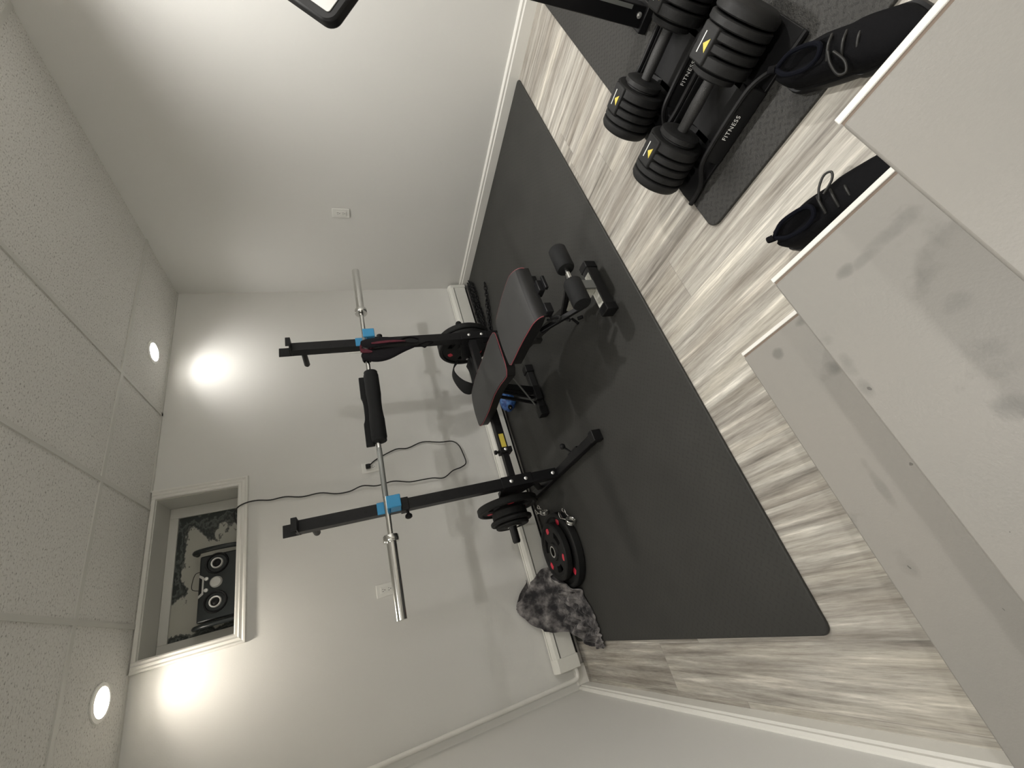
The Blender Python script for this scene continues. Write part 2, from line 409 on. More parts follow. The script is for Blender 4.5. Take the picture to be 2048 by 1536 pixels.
# window niche
wn = bpy.data.objects.new('window_1', None); COL.objects.link(wn); wn.location = (-2.02, 0, wz0); ROOT['window_1'] = V(wn.location); struct(wn)
b = MB(); y1 = .215
e_ = .004
b.box((wx0-.02, .001, wz0-.02), (wx1+.02, y1, wz0+e_)); b.box((wx0-.02, .001, wz1-e_), (wx1+.02, y1, wz1+.012))
b.box((wx0-.02, .001, wz0+e_), (wx0+e_, y1, wz1-e_)); b.box((wx1-e_, .001, wz0+e_), (wx1+.02, y1, wz1-e_)); b.build('window_jamb', M['white_dull'], wn, smooth=0)
b = MB()                                           # mitred, stepped casing (bottom and two sides, thin head)
pf = [(0, 0), (0, .012), (.006, .017), (.016, .014), (.024, .020), (.036, .016), (.044, .022), (.052, .022), (.055, .010), (.055, 0)]
ox0, ox1, oz0 = wx0, wx1, wz0
def corner(i, p):                                  # p: (outward, projection)
    return [V((ox0-p[0], -p[1], H-.002)), V((ox0-p[0], -p[1], oz0-p[0])), V((ox1+p[0], -p[1], oz0-p[0])), V((ox1+p[0], -p[1], H-.002))][i]
b.loft([[corner(i, p) for p in pf] for i in range(4)])
b.build('window_casing', M['white'], wn, smooth=25)
b = MB(); b.box((wx0, -.014, wz1), (wx1, 0, H-.002)); b.build('window_head', M['white'], wn, smooth=0)
b = MB(); fw = .050
for lo, hi in (((wx0+.005, .188, wz0+.005), (wx0+fw+.01, .212, wz1-.005)), ((wx1-fw-.02, .188, wz0+.005), (wx1-.005, .212, wz1-.005)), ((wx0+fw+.0101, .188, wz1-fw), (wx1-fw-.0201, .212, wz1-.005)), ((wx0+fw+.0101, .188, wz0+.005), (wx1-fw-.0201, .212, wz0+.035))): b.box(lo, hi)
b.build('window_frame', M['white_dull'], wn, bevel=.002)
b = MB(); b.box((wx0+.01, .200, wz0+.01), (wx1-.01, .206, wz1-.01)); o = b.build('window_pane', M['pane'], wn, smooth=0)
o.location = -V((0,0,0)); 
for v in o.data.vertices: v.co += V(wn.location)   # pane keeps room coordinates for its pattern
o.location = -V(wn.location)

# ------------------------------------------------------------------ stairs
st = thing('staircase', 'white painted wooden stairs with scuffed treads rising along the left wall', 'stairs', (-2.77, -2.6, 0))
xr = -2.312
for i in range(4):
    zt = .19*(i+1); yf = -2.154 - .268*i
    b = MB(); b.box((-W+.004, yf-.285, zt-.028), (xr-.010, yf, zt)); b.build('tread', M['tread'], st, bevel=.004)
    b = MB(); b.box((-W+.004, yf-.045, zt-.19), (xr-.012, yf-.028, zt-.028)); b.build('riser', M['white'], st, smooth=0)
    b = MB(); b.box((xr-.010, yf-.27, zt-.030), (xr-.004, yf, zt-.006)); lab(b.build('raw_edge', M['raw_wood'], st, smooth=0), 'bare brown wood edge of the tread')
    b = MB(); b.box((xr-.004, yf-.27, zt-.06), (xr+.006, yf+.002, zt-.004)); b.build('edge_strip', M['white'], st, bevel=.0015)
b = MB()
poly = [(-2.19, 0)] + [q for i in range(4) for q in ((-2.19-.268*i, .19*(i+1)-.062), (-2.19-.268*(i+1), .19*(i+1)-.062))] + [(-2.19-.268*4, 0)]
b.prism(poly, (Y, Z, X), (xr-.004-.02, 0, 0), .02); b.build('stringer', M['white'], st, smooth=0)

# ------------------------------------------------------------------ floor mats
def mat_sheet(x0, x1, y0, y1, z0, z1, r=.03):
    pl = []
    for cx, cy, a0 in ((x1-r, y1-r, 0), (x0+r, y1-r, 90), (x0+r, y0+r, 180), (x1-r, y0+r, 270)):
        for k in range(6): a = math.radians(a0 + 18*k); pl.append((cx+r*math.cos(a), cy+r*math.sin(a)))
    b = MB(); b.prism(pl, (X, Y, Z), (0, 0, z0), z1-z0); return b
b = mat_sheet(-3.010, -.019, -1.800, -.035, 0.0005, .012)
tag(b.build('floor_mat', M['mat'], bevel=.004), 'large charcoal foam mat covering the floor under the weight bench', 'floor mat')
b = mat_sheet(-1.855, -.055, -2.90, -2.185, .0005, .012)
tag(b.build('floor_mat', M['mat2'], bevel=.003), 'small dark textured mat under the adjustable dumbbells', 'floor mat')
ZM = .0125

# ------------------------------------------------------------------ heater and pipe
ht = thing('baseboard_heater', 'long white baseboard heater along the back wall', 'heater', (-1.58, -.036, .0))
b = MB(); b.loft([[V((x, p, q)) for p, q in ((-.054, .152), (-.066, .150), (-.066, .052), (-.058, .046), (-.058, .140), (-.054, .142))] for x in (-3.06, -.045)])
b.build('front_panel', M['heater'], ht, smooth=0)
b = MB(); b.loft([[V((x, p, q)) for p, q in ((-.0125, .203), (-.034, .202), (-.034, .196), (-.0125, .192))] for x in (-3.06, -.045)])
b.loft([[V((x, p, q)) for p, q in ((-.0385, .200), (-.052, .196), (-.064, .180), (-.068, .160), (-.064, .158), (-.050, .186), (-.0385, .192))] for x in (-3.06, -.045)])
b.build('top_cover', M['heater'], ht, smooth=0)
b = MB(); b.box((-3.06, -.054, .034), (-.045, -.0130, .186)); lab(b.build('slot_shade_fill', M['black_steel'], ht, smooth=0), 'black block standing in for the shade in the slots behind the cover')  # black filler paints the shade in the top slot and under the panel
for x0, x1 in ((-3.128, -3.055), (-.055, -.022)):
    b = MB(); b.loft([[V((x, p, q)) for p, q in ((-.0125, .206), (-.046, .204), (-.071, .182), (-.072, .044), (-.0125, .044))] for x in (x0, x1)])
    b.build('end_cap', M['heater'], ht, bevel=.004)
b = MB(); b.tube(catmull([(-3.10, -.045, .075), (-3.165, -.045, .072), (-3.184, -.045, .095), (-3.186, -.045, .15)], 5) + [V((-3.190, -.045, 1.2)), V((-3.192, -.045, H-.001))], .0125, 14)
tag(b.build('heating_pipe', M['white']), 'thin white vertical pipe rising from the heater in the left corner', 'pipe')

# ------------------------------------------------------------------ outlets, cord
def outlet(c, n, u, label):                        # centre on wall, normal, sideways
    c, n, u = V(c), V(n), V(u); t = thing('wall_outlet', label, 'outlet', c - Z*.057, 'wall outlets')
    b = MB(); b.obox(c+n*.003, (.036, .058, .003), (u, Z, n)); b.build('cover_plate', M['plastic_white'], t, bevel=.003)
    b = MB(); b.obox(c+n*.0075, (.017, .034, .0015), (u, Z, n)); b.build('socket_insert', M['plastic_white'], t, bevel=.001)
    b = MB()
    for s in (-1, 1):
        for q in ((-.006, .004, .0012, .004), (.006, .004, .0012, .0032)): b.obox(c + n*.0088 + u*q[0] + Z*(s*.017+q[1]), (q[2], q[3], .0006), (u, Z, n))
        b.cyl(c + n*.0085 + Z*(s*.017-.007), c + n*.0094 + Z*(s*.017-.007), .0026, 10)
    b.build('socket_slots', M['black_plastic'], t)
    return t
outlet((0, -.782, 1.074), (-1,0,0), (0,1,0), 'white double outlet on the right wall')
outlet((-2.417, 0, 1.072), (0,-1,0), (1,0,0), 'white double outlet on the back wall left of the squat stand, behind the bar end')
outlet((-1.637, 0, 1.072), (0,-1,0), (1,0,0), 'white outlet below the window with the black cord plugged in')
outlet((-.636, 0, 1.075), (0,-1,0), (1,0,0), 'white outlet mostly hidden behind the right post of the squat stand')
pc = thing('power_cord', 'long wavy black power cord hanging from the window niche to the wall outlet', 'cord', (-1.63, -.02, 1.08))
cpts = [(-1.634, 1.082), (-1.60, 1.045), (-1.574, .99), (-1.540, .89), (-1.546, .81), (-1.517, .70), (-1.545, .58), (-1.553, .49), (-1.592, .447), (-1.66, .430), (-1.735, .424), (-1.762, .465), (-1.776, .53), (-1.815, .604), (-1.802, .68), (-1.80, .76), (-1.798, .84), (-1.772, .945), (-1.782, 1.05), (-1.764, 1.14), (-1.781, 1.22), (-1.780, 1.30), (-1.755, 1.395), (-1.758, 1.50), (-1.738, 1.593), (-1.741, 1.675), (-1.728, 1.745)]
P3 = [V((x, -.014 - (.012 if 5 < i < 20 else 0), z)) for i, (x, z) in enumerate(cpts)]
P3[0].y = -.03
P3 += [V((-1.735, -.028, 1.80)), V((-1.755, -.031, 1.842)), V((-1.79, -.012, 1.866)), V((-1.83, .03, 1.860)), V((-1.88, .12, 1.857)), V((-1.95, .155, 1.87))]
b = MB(); b.tube(catmull(P3, 5), .0042, 8); b.build('cable', M['cord'], pc)
b = MB(); b.box((-1.650, -.042, 1.074), (-1.622, -.0095, 1.106)); b.build('plug', M['black_plastic'], pc, bevel=.005)

# ------------------------------------------------------------------ stereo in the niche
sx0, sx1, sz0, sz1, sy = -2.318, -1.968, 1.849, 2.050, .085
sb = thing('boombox', 'black portable stereo with silver speaker rings standing in the window niche', 'stereo', (-2.14, .12, sz0))
b = MB(); b.box((sx0, sy, sz0), (sx1, .165, sz1)); b.build('body', M['speaker_black'], sb, bevel=.008)
cx = (sx0+sx1)/2
for x in (-2.228, -2.022):
    b = MB(); b.annulus((x, sy, 1.965), (0,-1,0), [(0, .046), (.008, .049), (.010, .055), (0, .058)], 36); b.build('speaker_surround', M['black_plastic'], sb)
    b = MB(); b.annulus((x, sy, 1.965), (0,-1,0), [(0, .021), (.012, .023), (.014, .028), (0, .030)], 32); b.build('speaker_ring', M['speaker_ring'], sb)
    b = MB(); b.lathe((x, sy-.001, 1.965), (0,-1,0), [(0, .023), (.004, .018), (.010, .010), (.012, .001)], 24); b.build('speaker_dome', M['black_plastic'], sb)
b = MB(); b.lathe((cx+.018, sy, 1.965), (0,-1,0), [(0, .030), (.012, .029), (.018, .024), (.018, .001)], 32); b.build('volume_dial', M['dial'], sb)
for x in (-2.158, -2.098):
    b = MB(); b.lathe((x, sy, 2.012), (0,-1,0), [(0, .010), (.010, .009), (.012, .004)], 18); b.build('knob', M['speaker_ring'], sb)
b = MB(); b.prism([(-.062, 0), (.062, 0), (.045, -.022), (-.045, -.022)], (X, Z, -Y), (cx+.012, sy, 2.046), .004); b.build('display_bezel', M['dial'], sb)
b = MB(); b.prism([(-.048, 0), (.048, 0), (.036, -.014), (-.036, -.014)], (X, Z, -Y), (cx+.012, sy-.004, 2.046), .001); b.build('display', M['black_plastic'], sb)
for x, r, z1 in ((-1.938, .014, 2.078), (-2.338, .012, 2.060)):
    b = MB(); b.tube(catmull([(x, .10, sz0+.002), (x, .075, 1.90), (x, .072, 2.0), (x, .10, z1), (x, .15, z1+.004)], 5), r, 12); b.build('side_handle', M['speaker_black'], sb)
b = MB(); b.tube(catmull([(-2.05, .10, 2.048), (-2.06, .10, 2.075), (-2.13, .10, 2.085), (-2.15, .10, 2.048)], 5), .002, 6); b.build('antenna_wire', M['cord'], sb)

# ------------------------------------------------------------------ squat stand
ss = thing('squat_stand', 'black steel squat stand with two posts and blue bar hooks', 'squat stand', (-1.57, -.61, ZM))
S = M['black_steel']; PX = (-2.105, -1.050); PYc = -.612
b = MB()
for px, sg, py in zip(PX, (-1, 1), (-.372, -.418)):
    b = MB(); b.box((px-.028, PYc-.028, .06), (px+.028, PYc+.028, 1.455))
    for z in (.48, .57, .66, .75, .84, 1.14, 1.23, 1.32):      # adjustment holes
        b.mi = 1; b.cyl((px, PYc-.0287, z), (px, PYc-.0278, z), .0085, 14); b.mi = 0
    b.build('post', [S, M['black_plastic']], ss, bevel=.003)
    b = MB(); b.box((px-.030, PYc+.020, 1.435), (px+.030, PYc+.027, 1.515)); b.box((px-.030, PYc-.075, 1.440), (px+.030, PYc+.027, 1.447)); b.box((px-.030, PYc-.082, 1.440), (px+.030, PYc-.075, 1.466))
    b.build('top_hook', S, ss, bevel=.002)
    b = MB(); b.lathe((px, PYc+.028, 1.385), (0,1,-.02), [(0, .014), (.02, .016), (.14, .017), (.150, .012)], 18); b.build('storage_pin', M['dark_grey'], ss)
    # bar hook
    j = MB(); j.box((px-.031, PYc-.036, .968), (px+.031, PYc-.0285, 1.085)); j.box((px-.031, PYc-.116, .972), (px+.031, PYc-.036, 1.021)); j.box((px-.031, PYc-.124, .972), (px+.031, PYc-.112, 1.040))
    jo = lab(j.build('bar_hook', M['blue'], ss, bevel=.004), 'blue hook that carries the bar')
    b = MB(); b.box((px-.034, PYc-.035, .928), (px+.034, PYc+.034, .968)); b.build('hook_sleeve', S, jo, bevel=.003)
    b = MB(); b.cyl((px+sg*.033, PYc, .937), (px+sg*.052, PYc, .935), .008, 12); b.lathe((px+sg*.048, PYc, .935), (sg, 0, 0), [(0, .013), (.006, .018), (.018, .018), (.024, .010)], 18); b.build('hook_knob', M['black_plastic'], jo)
    # foot
    b = MB(); b.box((px-.022, -1.135, ZM+.008), (px+.022, -.105, .058)); b.build('foot', S, ss, bevel=.003)
    for y0, y1 in ((-1.165, -1.125), (-.125, -.095)):
        b = MB(); b.box((px-.029, y0, ZM), (px+.029, y1, .066)); b.build('foot_cap', M['black_plastic'], ss, bevel=.004)
    # gussets and rear plate bracket
    b = MB(); b.beam((px, PYc+.01, .21), (px, -.33, .06), .035, .018, X); b.build('brace', S, ss, bevel=.002)
    b = MB(); b.box((px-.032, PYc-.033, .22), (px+.032, PYc-.028, .41)); b.box((px-.032, PYc-.033, .24), (px-.028, -.56, .40)); b.box((px+.028, PYc-.033, .24), (px+.032, -.56, .40)); b.build('bracket_plate', S, ss, bevel=.0015)
    b = MB(); b.prism([(PYc+.0285, .19), (PYc+.0285, .41), (py+.03, .365), (py+.03, .285)], (Y, Z, X), (px-.031, 0, 0), .006); b.build('gusset', S, ss, bevel=.001)
    b = MB(); b.box((px-.024, PYc+.026, .30), (px+.024, py+.032, .352)); b.build('peg_arm', S, ss, bevel=.003)
    b = MB(); b.lathe((px+sg*.024, py, .326), (sg, 0, 0), [(0, .030), (.012, .030), (.012, .0235), (.262, .0235), (.272, .018)], 24); b.build('plate_peg', S, ss)
    for z in (.352, .262):
        b = MB(); b.lathe((px, PYc-.033, z), (0,-1,0), [(0, .011), (.004, .0105), (.008, .005)], 14); b.build('bolt', M['bolt'], ss)
    b = MB(); b.lathe((px-.0325*1, -.40, .326), (-1,0,0), [(0, .011), (.004, .0105), (.008, .005)], 14); b.build('bolt', M['bolt'], ss)
    b = MB(); b.lathe((px, PYc-.0285, .085), (0,-1,.2), [(0, .011), (.004, .0105), (.008, .005)], 14); b.build('bolt', M['bolt'], ss)
b = MB(); b.box((-1.90, PYc-.024, .306), (-1.08, PYc+.024, .356)); xb = b.build('crossbar', S, ss, bevel=.003)
b = MB(); b.box((-2.077, PYc-.018, .312), (-1.89, PYc+.018, .350)); b.build('crossbar_inner', S, ss, bevel=.002)
b = MB(); b.box((-1.895, PYc-.0255, .316), (-1.805, PYc-.0242, .346)); lab(b.build('warning_label', M['yellow'], xb, smooth=0), 'yellow label')
b = MB(); b.box((-1.925, PYc-.032, .288), (-1.893, PYc+.032, .362)); b.lathe((-1.909, PYc, .362), Z, [(0, .008), (.016, .008), (.016, .014), (.030, .013)], 16); b.build('clamp', M['black_plastic'], xb, bevel=.002)
b = MB(); b.lathe((-1.909, PYc-.032, .33), (0,-1,0), [(0, .010), (.004, .0095), (.008, .004)], 14); b.build('bolt', M['bolt'], xb)
b = MB(); b.ball((-2.035, -.872, .088), .017, 16); b.cyl((-2.045, -.875, .085), (-2.080, -.885, .055), .004, 8); b.cyl((-2.03, -.868, .086), (-2.055, -.83, .030), .0045, 8); b.box((-2.082, -.93, .03), (-2.066, -.81, .042)); b.build('pull_pin', M['black_plastic'], ss)

# ------------------------------------------------------------------ barbell with pad and gloves
BY = -.672
bl, br = V((-2.6235, BY, 1.0415)), V((-.463, BY, 1.0268))
bd = (br-bl).normalized()
def bp(x): return bl + bd*((x-bl.x)/bd.x)
bb = thing('barbell', 'long chrome barbell resting on the blue hooks of the squat stand', 'barbell', bp(-1.55) - Z*.0125)
b = MB(); b.tube([bp(-2.25), bp(-.85)], .0135, 20); b.build('shaft', M['chrome'], bb)
for x0, x1 in ((-2.255, -2.6235), (-.842, -.463)):
    L = abs(x1-x0); dd = bd if x1 > x0 else -bd
    b = MB(); b.lathe(bp(x0), dd, [(-.005, .0135), (-.005, .018), (.0, .018), (.0, .0245), (L-.002, .0245), (L, .022), (L, .002)], 32); b.build('sleeve', M['chrome'], bb)
    b = MB(); b.annulus(bp(x0), dd, [(-.004, .019), (-.004, .036), (.000, .038), (.024, .038), (.028, .036), (.028, .0235)], 36); b.build('collar', M['chrome'], bb)
for x0, x1 in ((-2.06, -1.79), (-1.20, -1.02)):
    b = MB(); b.lathe(bp(x0), bd, [(0, .01355), (.001, .0141), (x1-x0-.001, .0141), (x1-x0, .01355)], 20, False); b.build('knurling', M['galv'], bb)
bpd = thing('barbell_pad', 'black foam pad with a narrow waist wrapped around the barbell', 'barbell pad', bp(-1.52) - Z*.05)
rows = []
N = 40; xa, xb_ = -1.305, -1.752
for i in range(N+1):
    t = i/N; x = xa + (xb_-xa)*t; c = bp(x) + V((0, -.004, -.008))
    w = .042 - .0045*max(0, 1-((t-.52)/.18)**2)
    if t < .03 or t > .97: w *= .92
    rows.append([c + V((0, math.cos(a)*w, math.sin(a)*w)) for a in [2*PI*k/28 for k in range(28)]])
b = MB(); b.loft(rows); b.build('foam_roll', M['foam'], bpd)
rows = []
for i in range(31):
    t = i/30; x = -1.325 + (-1.762+1.325)*t; c = bp(x); dz = .010*max(0, 1-((t-.5)/.2)**4)
    rows.append([c + V((0, .006, .015)), c + V((0, .006, .062-dz)), c + V((0, .036, .062-dz)), c + V((0, .036, .015))])
b = MB(); b.loft(rows); b.build('foam_flap', M['foam'], bpd, bevel=.004)

def glove(name, label, y, off, mats, out, thick, grp):
    t = thing(name, label, 'glove', (out[0][0], y, .62), grp)
    b = MB(); n = len(out); rows = []
    for k, (xc, z, hw) in enumerate(out):
        th = thick*min(1, .35 + hw/.05)
        rows.append([V((xc + math.cos(a)*hw, y + math.sin(a)*th, z)) for a in [2*PI*q/16 for q in range(16)]])
    b.loft(rows); b.build('palm', mats[0], t, subd=1)
    return t
g1 = glove('lifting_glove', 'black lifting glove with a dark red stripe hung over the barbell', BY-.060, 0, [M['black_cloth']],
    [(-1.128, 1.062, .014), (-1.132, 1.045, .030), (-1.130, 1.00, .036), (-1.124, .95, .036), (-1.120, .90, .031), (-1.125, .85, .022), (-1.135, .81, .012), (-1.140, .79, .006)], .013, 'gloves on the barbell')
b = MB(); b.loft([[V((x-w, BY-.0755, z)), V((x+w, BY-.0755, z)), V((x+w, BY-.071, z)), V((x-w, BY-.071, z))] for x, z, w in ((-1.142, 1.000, .004), (-1.140, .965, .008), (-1.136, .91, .008), (-1.136, .86, .007), (-1.140, .80, .003))]); lab(b.build('stripe', M['red_cloth'], g1), 'dark red stripe')
b = MB(); b.tube(catmull([(-1.12, BY-.058, .83), (-1.11, BY-.066, .77), (-1.125, BY-.058, .715), (-1.15, BY-.058, .74), (-1.14, BY-.058, .80)], 6), .004, 8, sx=2.2, sy=.6); b.build('strap', M['black_cloth'], g1)
b = MB(); b.tube([V((-1.128, BY-.020+.042*math.cos(a), bp(-1.128).z-.006+.036*math.sin(a))) for a in [2*PI*q/18 for q in range(18)]], .0055, 8, True, sx=1, sy=3.0); b.build('wrist_band', M['red_cloth'], g1)
g2 = glove('lifting_glove', 'larger plum-black lifting glove hung over the barbell next to the foam pad', BY-.026, 0, [M['black_cloth']],
    [(-1.198, 1.066, .016), (-1.196, 1.045, .034), (-1.198, 1.00, .050), (-1.196, .95, .053), (-1.190, .90, .046), (-1.178, .85, .030), (-1.165, .80, .017), (-1.156, .76, .010), (-1.150, .735, .006)], .016, 'gloves on the barbell')
b = MB(); b.loft([[V((x-w, BY-.046, z)), V((x+w, BY-.046, z)), V((x+w, BY-.036, z)), V((x-w, BY-.036, z))] for x, z, w in ((-1.165, 1.066, .010), (-1.170, 1.05, .016), (-1.178, 1.02, .012), (-1.182, 1.0, .004))]); lab(b.build('cuff_patch', M['red_cloth'], g2), 'dark red cuff patch')
b = MB(); b.tube(catmull([(-1.152, BY-.026, .75), (-1.158, BY-.03, .70), (-1.168, BY-.03, .68), (-1.150, BY-.03, .655), (-1.135, BY-.03, .62), (-1.128, BY-.03, .66), (-1.150, BY-.028, .72)], 6), .0035, 8, sx=2.2, sy=.6); b.build('strap', M['black_cloth'], g2)
b = MB(); b.tube([V((-1.196, BY+.023*math.cos(a), bp(-1.196).z+.023*math.sin(a))) for a in [2*PI*q/18 for q in range(18)]], .006, 8, True, sx=1, sy=4.0); b.build('wrist_band', M['black_cloth'], g2)

# ------------------------------------------------------------------ weight plates (local axis Z, bore 52 mm)
def plate(R, t, label, loc, rot, group, grips=True, spin=0.0, marks=True, mr=None):
    e = thing('weight_plate', label, 'weight plate', loc, group, local=True); e.rotation_mode = 'QUATERNION'
    e.rotation_quaternion = rot
    h = t/2; rim = R-.022 if R > .12 else R-.014; rec = h*.55
    b = MB(); b.annulus((0,0,0), (0,0,1), [(-h, .034), (-h, .05), (-rec, .056), (-rec, rim-.008), (-h, rim), (-h+.001, R-.006), (-h+.007, R), (h-.007, R), (h-.001, R-.006), (h, rim), (rec, rim-.008), (rec, .056), (h, .05), (h, .034)], 56)
    body = b.build('plate_body', M['rubber'], e, smooth=35, local=True)
    if grips:
        rm = (rim+.056)/2
        for k in range(3):
            a = spin + 2*PI*k/3 + PI/3
            b = MB(); pts = []
            for q in range(-5, 6): pts.append((rm+.02)*V((math.cos(a+q*.075), math.sin(a+q*.075), 0)))
            for q in range(5, -6, -1): pts.append((rm-.016)*V((math.cos(a+q*.075), math.sin(a+q*.075), 0)))
            b.prism([(p.x, p.y) for p in pts], (X, Y, Z), (0,0,-.06), .12)
            c = b.build('cutter', M['rubber'], None, smooth=0, local=True)
            c.matrix_world = Matrix.Identity(4); body_m = body.matrix_world.copy()
            body.parent = None; bpy.context.view_layer.update()
            boolean(body, c); body.parent = e
    b = MB(); b.annulus((0,0,0), (0,0,1), [(-h-.001, .0262), (-h-.001, .034), (h+.001, .034), (h+.001, .0262)], 36); b.build('hub_ring', M['chrome'], e, local=True)
    if marks:
        rm = mr or (rim+.056)/2 + .012
        for k in range(3):
            a = spin + 2*PI*k/3
            for sgn in (-1, 1):
                b = MB(); c = V((math.cos(a), math.sin(a), 0)); tdir = Z.cross(c)
                b.obox(c*rm + Z*sgn*(rec+.0008), (.019, .013, .0012), (tdir, c, Z)); b.obox(c*(rm) + Z*sgn*(rec+.0016), (.010, .017, .0008), (tdir, c, Z))
                b.build('red_mark', M['red'], e, local=True, bevel=.002)
    return e
from mathutils import Quaternion
qx = Quaternion((0,1,0), math.radians(90)); q0 = Quaternion((1,0,0,0))
gp = 'weight plates'
plate(.190, .045, 'big black grip plate innermost on the left peg of the squat stand', (-2.178, -.372, .326-.003), qx, gp, spin=.4)
plate(.108, .050, 'small thick black plate between the big plate and outer plates of the left peg', (-2.227, -.372, .323), qx, gp, grips=False, marks=False)
plate(.128, .028, 'medium black plate third out on the left peg of the squat stand', (-2.268, -.372, .323), qx, gp, grips=False, marks=False)
plate(.102, .022, 'outermost small black plate on the left peg of the squat stand', (-2.294, -.372, .323), qx, gp, grips=False, marks=False)
plate(.200, .046, 'black grip plate with red marks facing the bench on the right peg', (-.988, -.418, .323), qx, gp, spin=2.55)
plate(.200, .046, 'black grip plate behind another one on the right peg, nearest the right wall', (-.936, -.418, .323), qx, gp, spin=1.2)
plate(.220, .050, 'largest black plate with red marks lying flat at the bottom by the heater', (-2.500, -.335, ZM+.0258), q0, gp, spin=-.45, mr=.168)
plate(.168, .044, 'medium black plate with red marks lying on top of the largest plate', (-2.500, -.335, ZM+.0503+.0240), q0, gp, spin=.07, mr=.122)

# spring clips
def spring_clip(loc, rz, label):
    e = thing('spring_collar', label, 'collar clip', loc, 'spring collars', local=True, rotz=rz)
    b = MB(); pts = []
    for i in range(73):
        a = 2*PI*i/24; pts.append(V((.0265*math.cos(a), (i/72-.5)*.026, .030+.0265*math.sin(a))))
    b.tube(pts, .0034, 8); b.build('coil', M['chrome'], e, local=True)
    for s, h in ((-1, .0), (1, .02)):
        y0 = s*.013
        b = MB(); b.tube(catmull([(.026*(1), y0, .03), (.05, y0*1.2, .035+h), (.075, y0*2.2, .034+h), (.095, y0*1.3, .034+h), (.093, y0*.2, .034+h), (.07, y0*.6, .034+h), (.045, y0*.9, .033+h)], 6), .003, 8); b.build('handle_loop', M['chrome'], e, local=True)
    return e
spring_clip((-2.385, -.572, ZM), math.radians(38), 'shiny spring collar clip lying on the mat in front of the flat plates')
s2 = spring_clip((-2.245, -.240, ZM), math.radians(60), 'shiny spring collar clip near the heater behind the left peg plates')

# ------------------------------------------------------------------ shirt
def shirt():
    rows = []
    ctl = [(-.0135, .21, -2.86, -2.60), (-.018, .29, -2.80, -2.66), (-.036, .332, -2.772, -2.706), (-.056, .285, -2.852, -2.664), (-.070, .240, -2.888, -2.622), (-.088, .190, -2.925, -2.582), (-.108, .147, -2.930, -2.556), (-.130, .105, -2.938, -2.570), (-.180, .080, -2.965, -2.615), (-.240, .070, -2.995, -2.655), (-.300, .055, -3.022, -2.690), (-.350, .040, -3.040, -2.755), (-.385, .028, -3.045, -2.84), (-.395, .020, -3.045, -2.90)]
    sm = catmull([V((c[0], c[1], c[2])) for c in ctl], 6); sm2 = catmull([V((c[3], 0, 0)) for c in ctl], 6)
    nv = len(sm); nu = 80
    rnd = random.Random(3); ph = [rnd.uniform(0, 6.28) for _ in range(12)]
    for i, (p, q) in enumerate(zip(sm, sm2)):
        v = i/(nv-1); row = []
        amp = .003 + .024*max(0, min(1, (v-.50)/.12))
        for k in range(nu+1):
            u = k/nu; x = p.z + (q.x-p.z)*u
            x += .010*math.sin(9*v+ph[0]) * (2*u-1)
            e = (2*u-1)**2
            y, z = p.x, p.y
            z -= .018*e if v < .5 else .02*e*e
            q1 = math.sin(24*u + 9*v + ph[1] + 1.2*math.sin(7*v)); q2 = math.sin(15*u - 26*v + ph[2]); q3 = math.sin(41*v + 11*u + ph[3] + math.sin(9*u))
            d = amp*((1-2*abs(q1))*.55 + (1-2*abs(q2))*.6 + (1-2*abs(q3))*.55)
            z += d; y -= abs(d)*.8 if v > .35 else d*.4
            # lie over the plates / heater / floor
            for cx, cy, R, h in ((-2.500, -.335, .222, .066), (-2.500, -.335, .170, .113)):
                r = math.hypot(x-cx, y-cy)
                if r < R+.012: z = max(z, h + .006 + .004*math.sin(40*u))
            if y > -.078: z = max(z, .214)
            elif z < .21: y = min(y, -.080)
            z = max(z, .018); y = min(y, -.006)
            row.append(V((x, y, z)))
        rows.append(row)
    b = MB(); b.loft(rows, cap=False, closed=False); o = b.build('shirt', M['shirt'], smooth=70)
    m = o.modifiers.new('thick', 'SOLIDIFY'); m.thickness = .004; m.offset = 1
    m = o.modifiers.new('sub', 'SUBSURF'); m.levels = 1; m.render_levels = 1
    return o
tag(shirt(), 'crumpled grey and black tie-dye shirt draped over the heater onto the plates', 'shirt')

# ------------------------------------------------------------------ weight bench
be = thing('weight_bench', 'grey padded weight bench with red piping and foam leg rollers', 'weight bench', (-1.57, -1.15, ZM))
CX = -1.572
def pad(name, rows, th, drop=None):
    b = MB(); top = []; R = []
    for (y, xl, xr_, z) in rows:
        n = 10; rr = []
        for k in range(n+1):
            u = k/n; rr.append(V((xl+(xr_-xl)*u, y, z + .004*math.sin(PI*u))))
        lo = [V((p.x, p.y, z-th)) for p in reversed(rr)]
        R.append(rr+lo)
    n = 11
    b.loft(R)
    for f in b.bm.faces:
        f.material_index = 0 if f.calc_center_median().z > min(r[3] for r in rows)-1 and abs(f.normal.z) > .55 else 1
    b.bm.normal_update()
    for f in b.bm.faces:
        c = f.calc_center_median(); up = abs(f.normal.z) > .5
        zt = min(rows, key=lambda r: abs(r[0]-c.y))[3]
        f.material_index = 0 if up and c.z > zt-th*.5 else 1
    o = b.build(name, [M['vinyl'], M['vinyl_side']], be, bevel=.008, seg=3)
    left = [V((r[1]-.001, r[0], r[3]-.004)) for r in rows]; right = [V((r[2]+.001, r[0], r[3]-.004)) for r in rows]
    b = MB(); b.tube(left + right[::-1], .0022, 8, True); lab(b.build('piping', M['piping'], o), 'red piping along the pad edge')
    return o
zt = .412
bk = [(-1.197, -.085, .085), (-1.190, -.122, .112), (-1.165, -.146, .130), (-1.12, -.140, .140), (-1.06, -.128, .146), (-.99, -.121, .142), (-.93, -.118, .138), (-.85, -.124, .140), (-.77, -.132, .145), (-.68, -.132, .142), (-.60, -.129, .133), (-.55, -.122, .124), (-.522, -.108, .085), (-.515, -.09, .06)]
pad('back_pad', [(y, CX+l, CX+r, zt) for y, l, r in bk], .052)
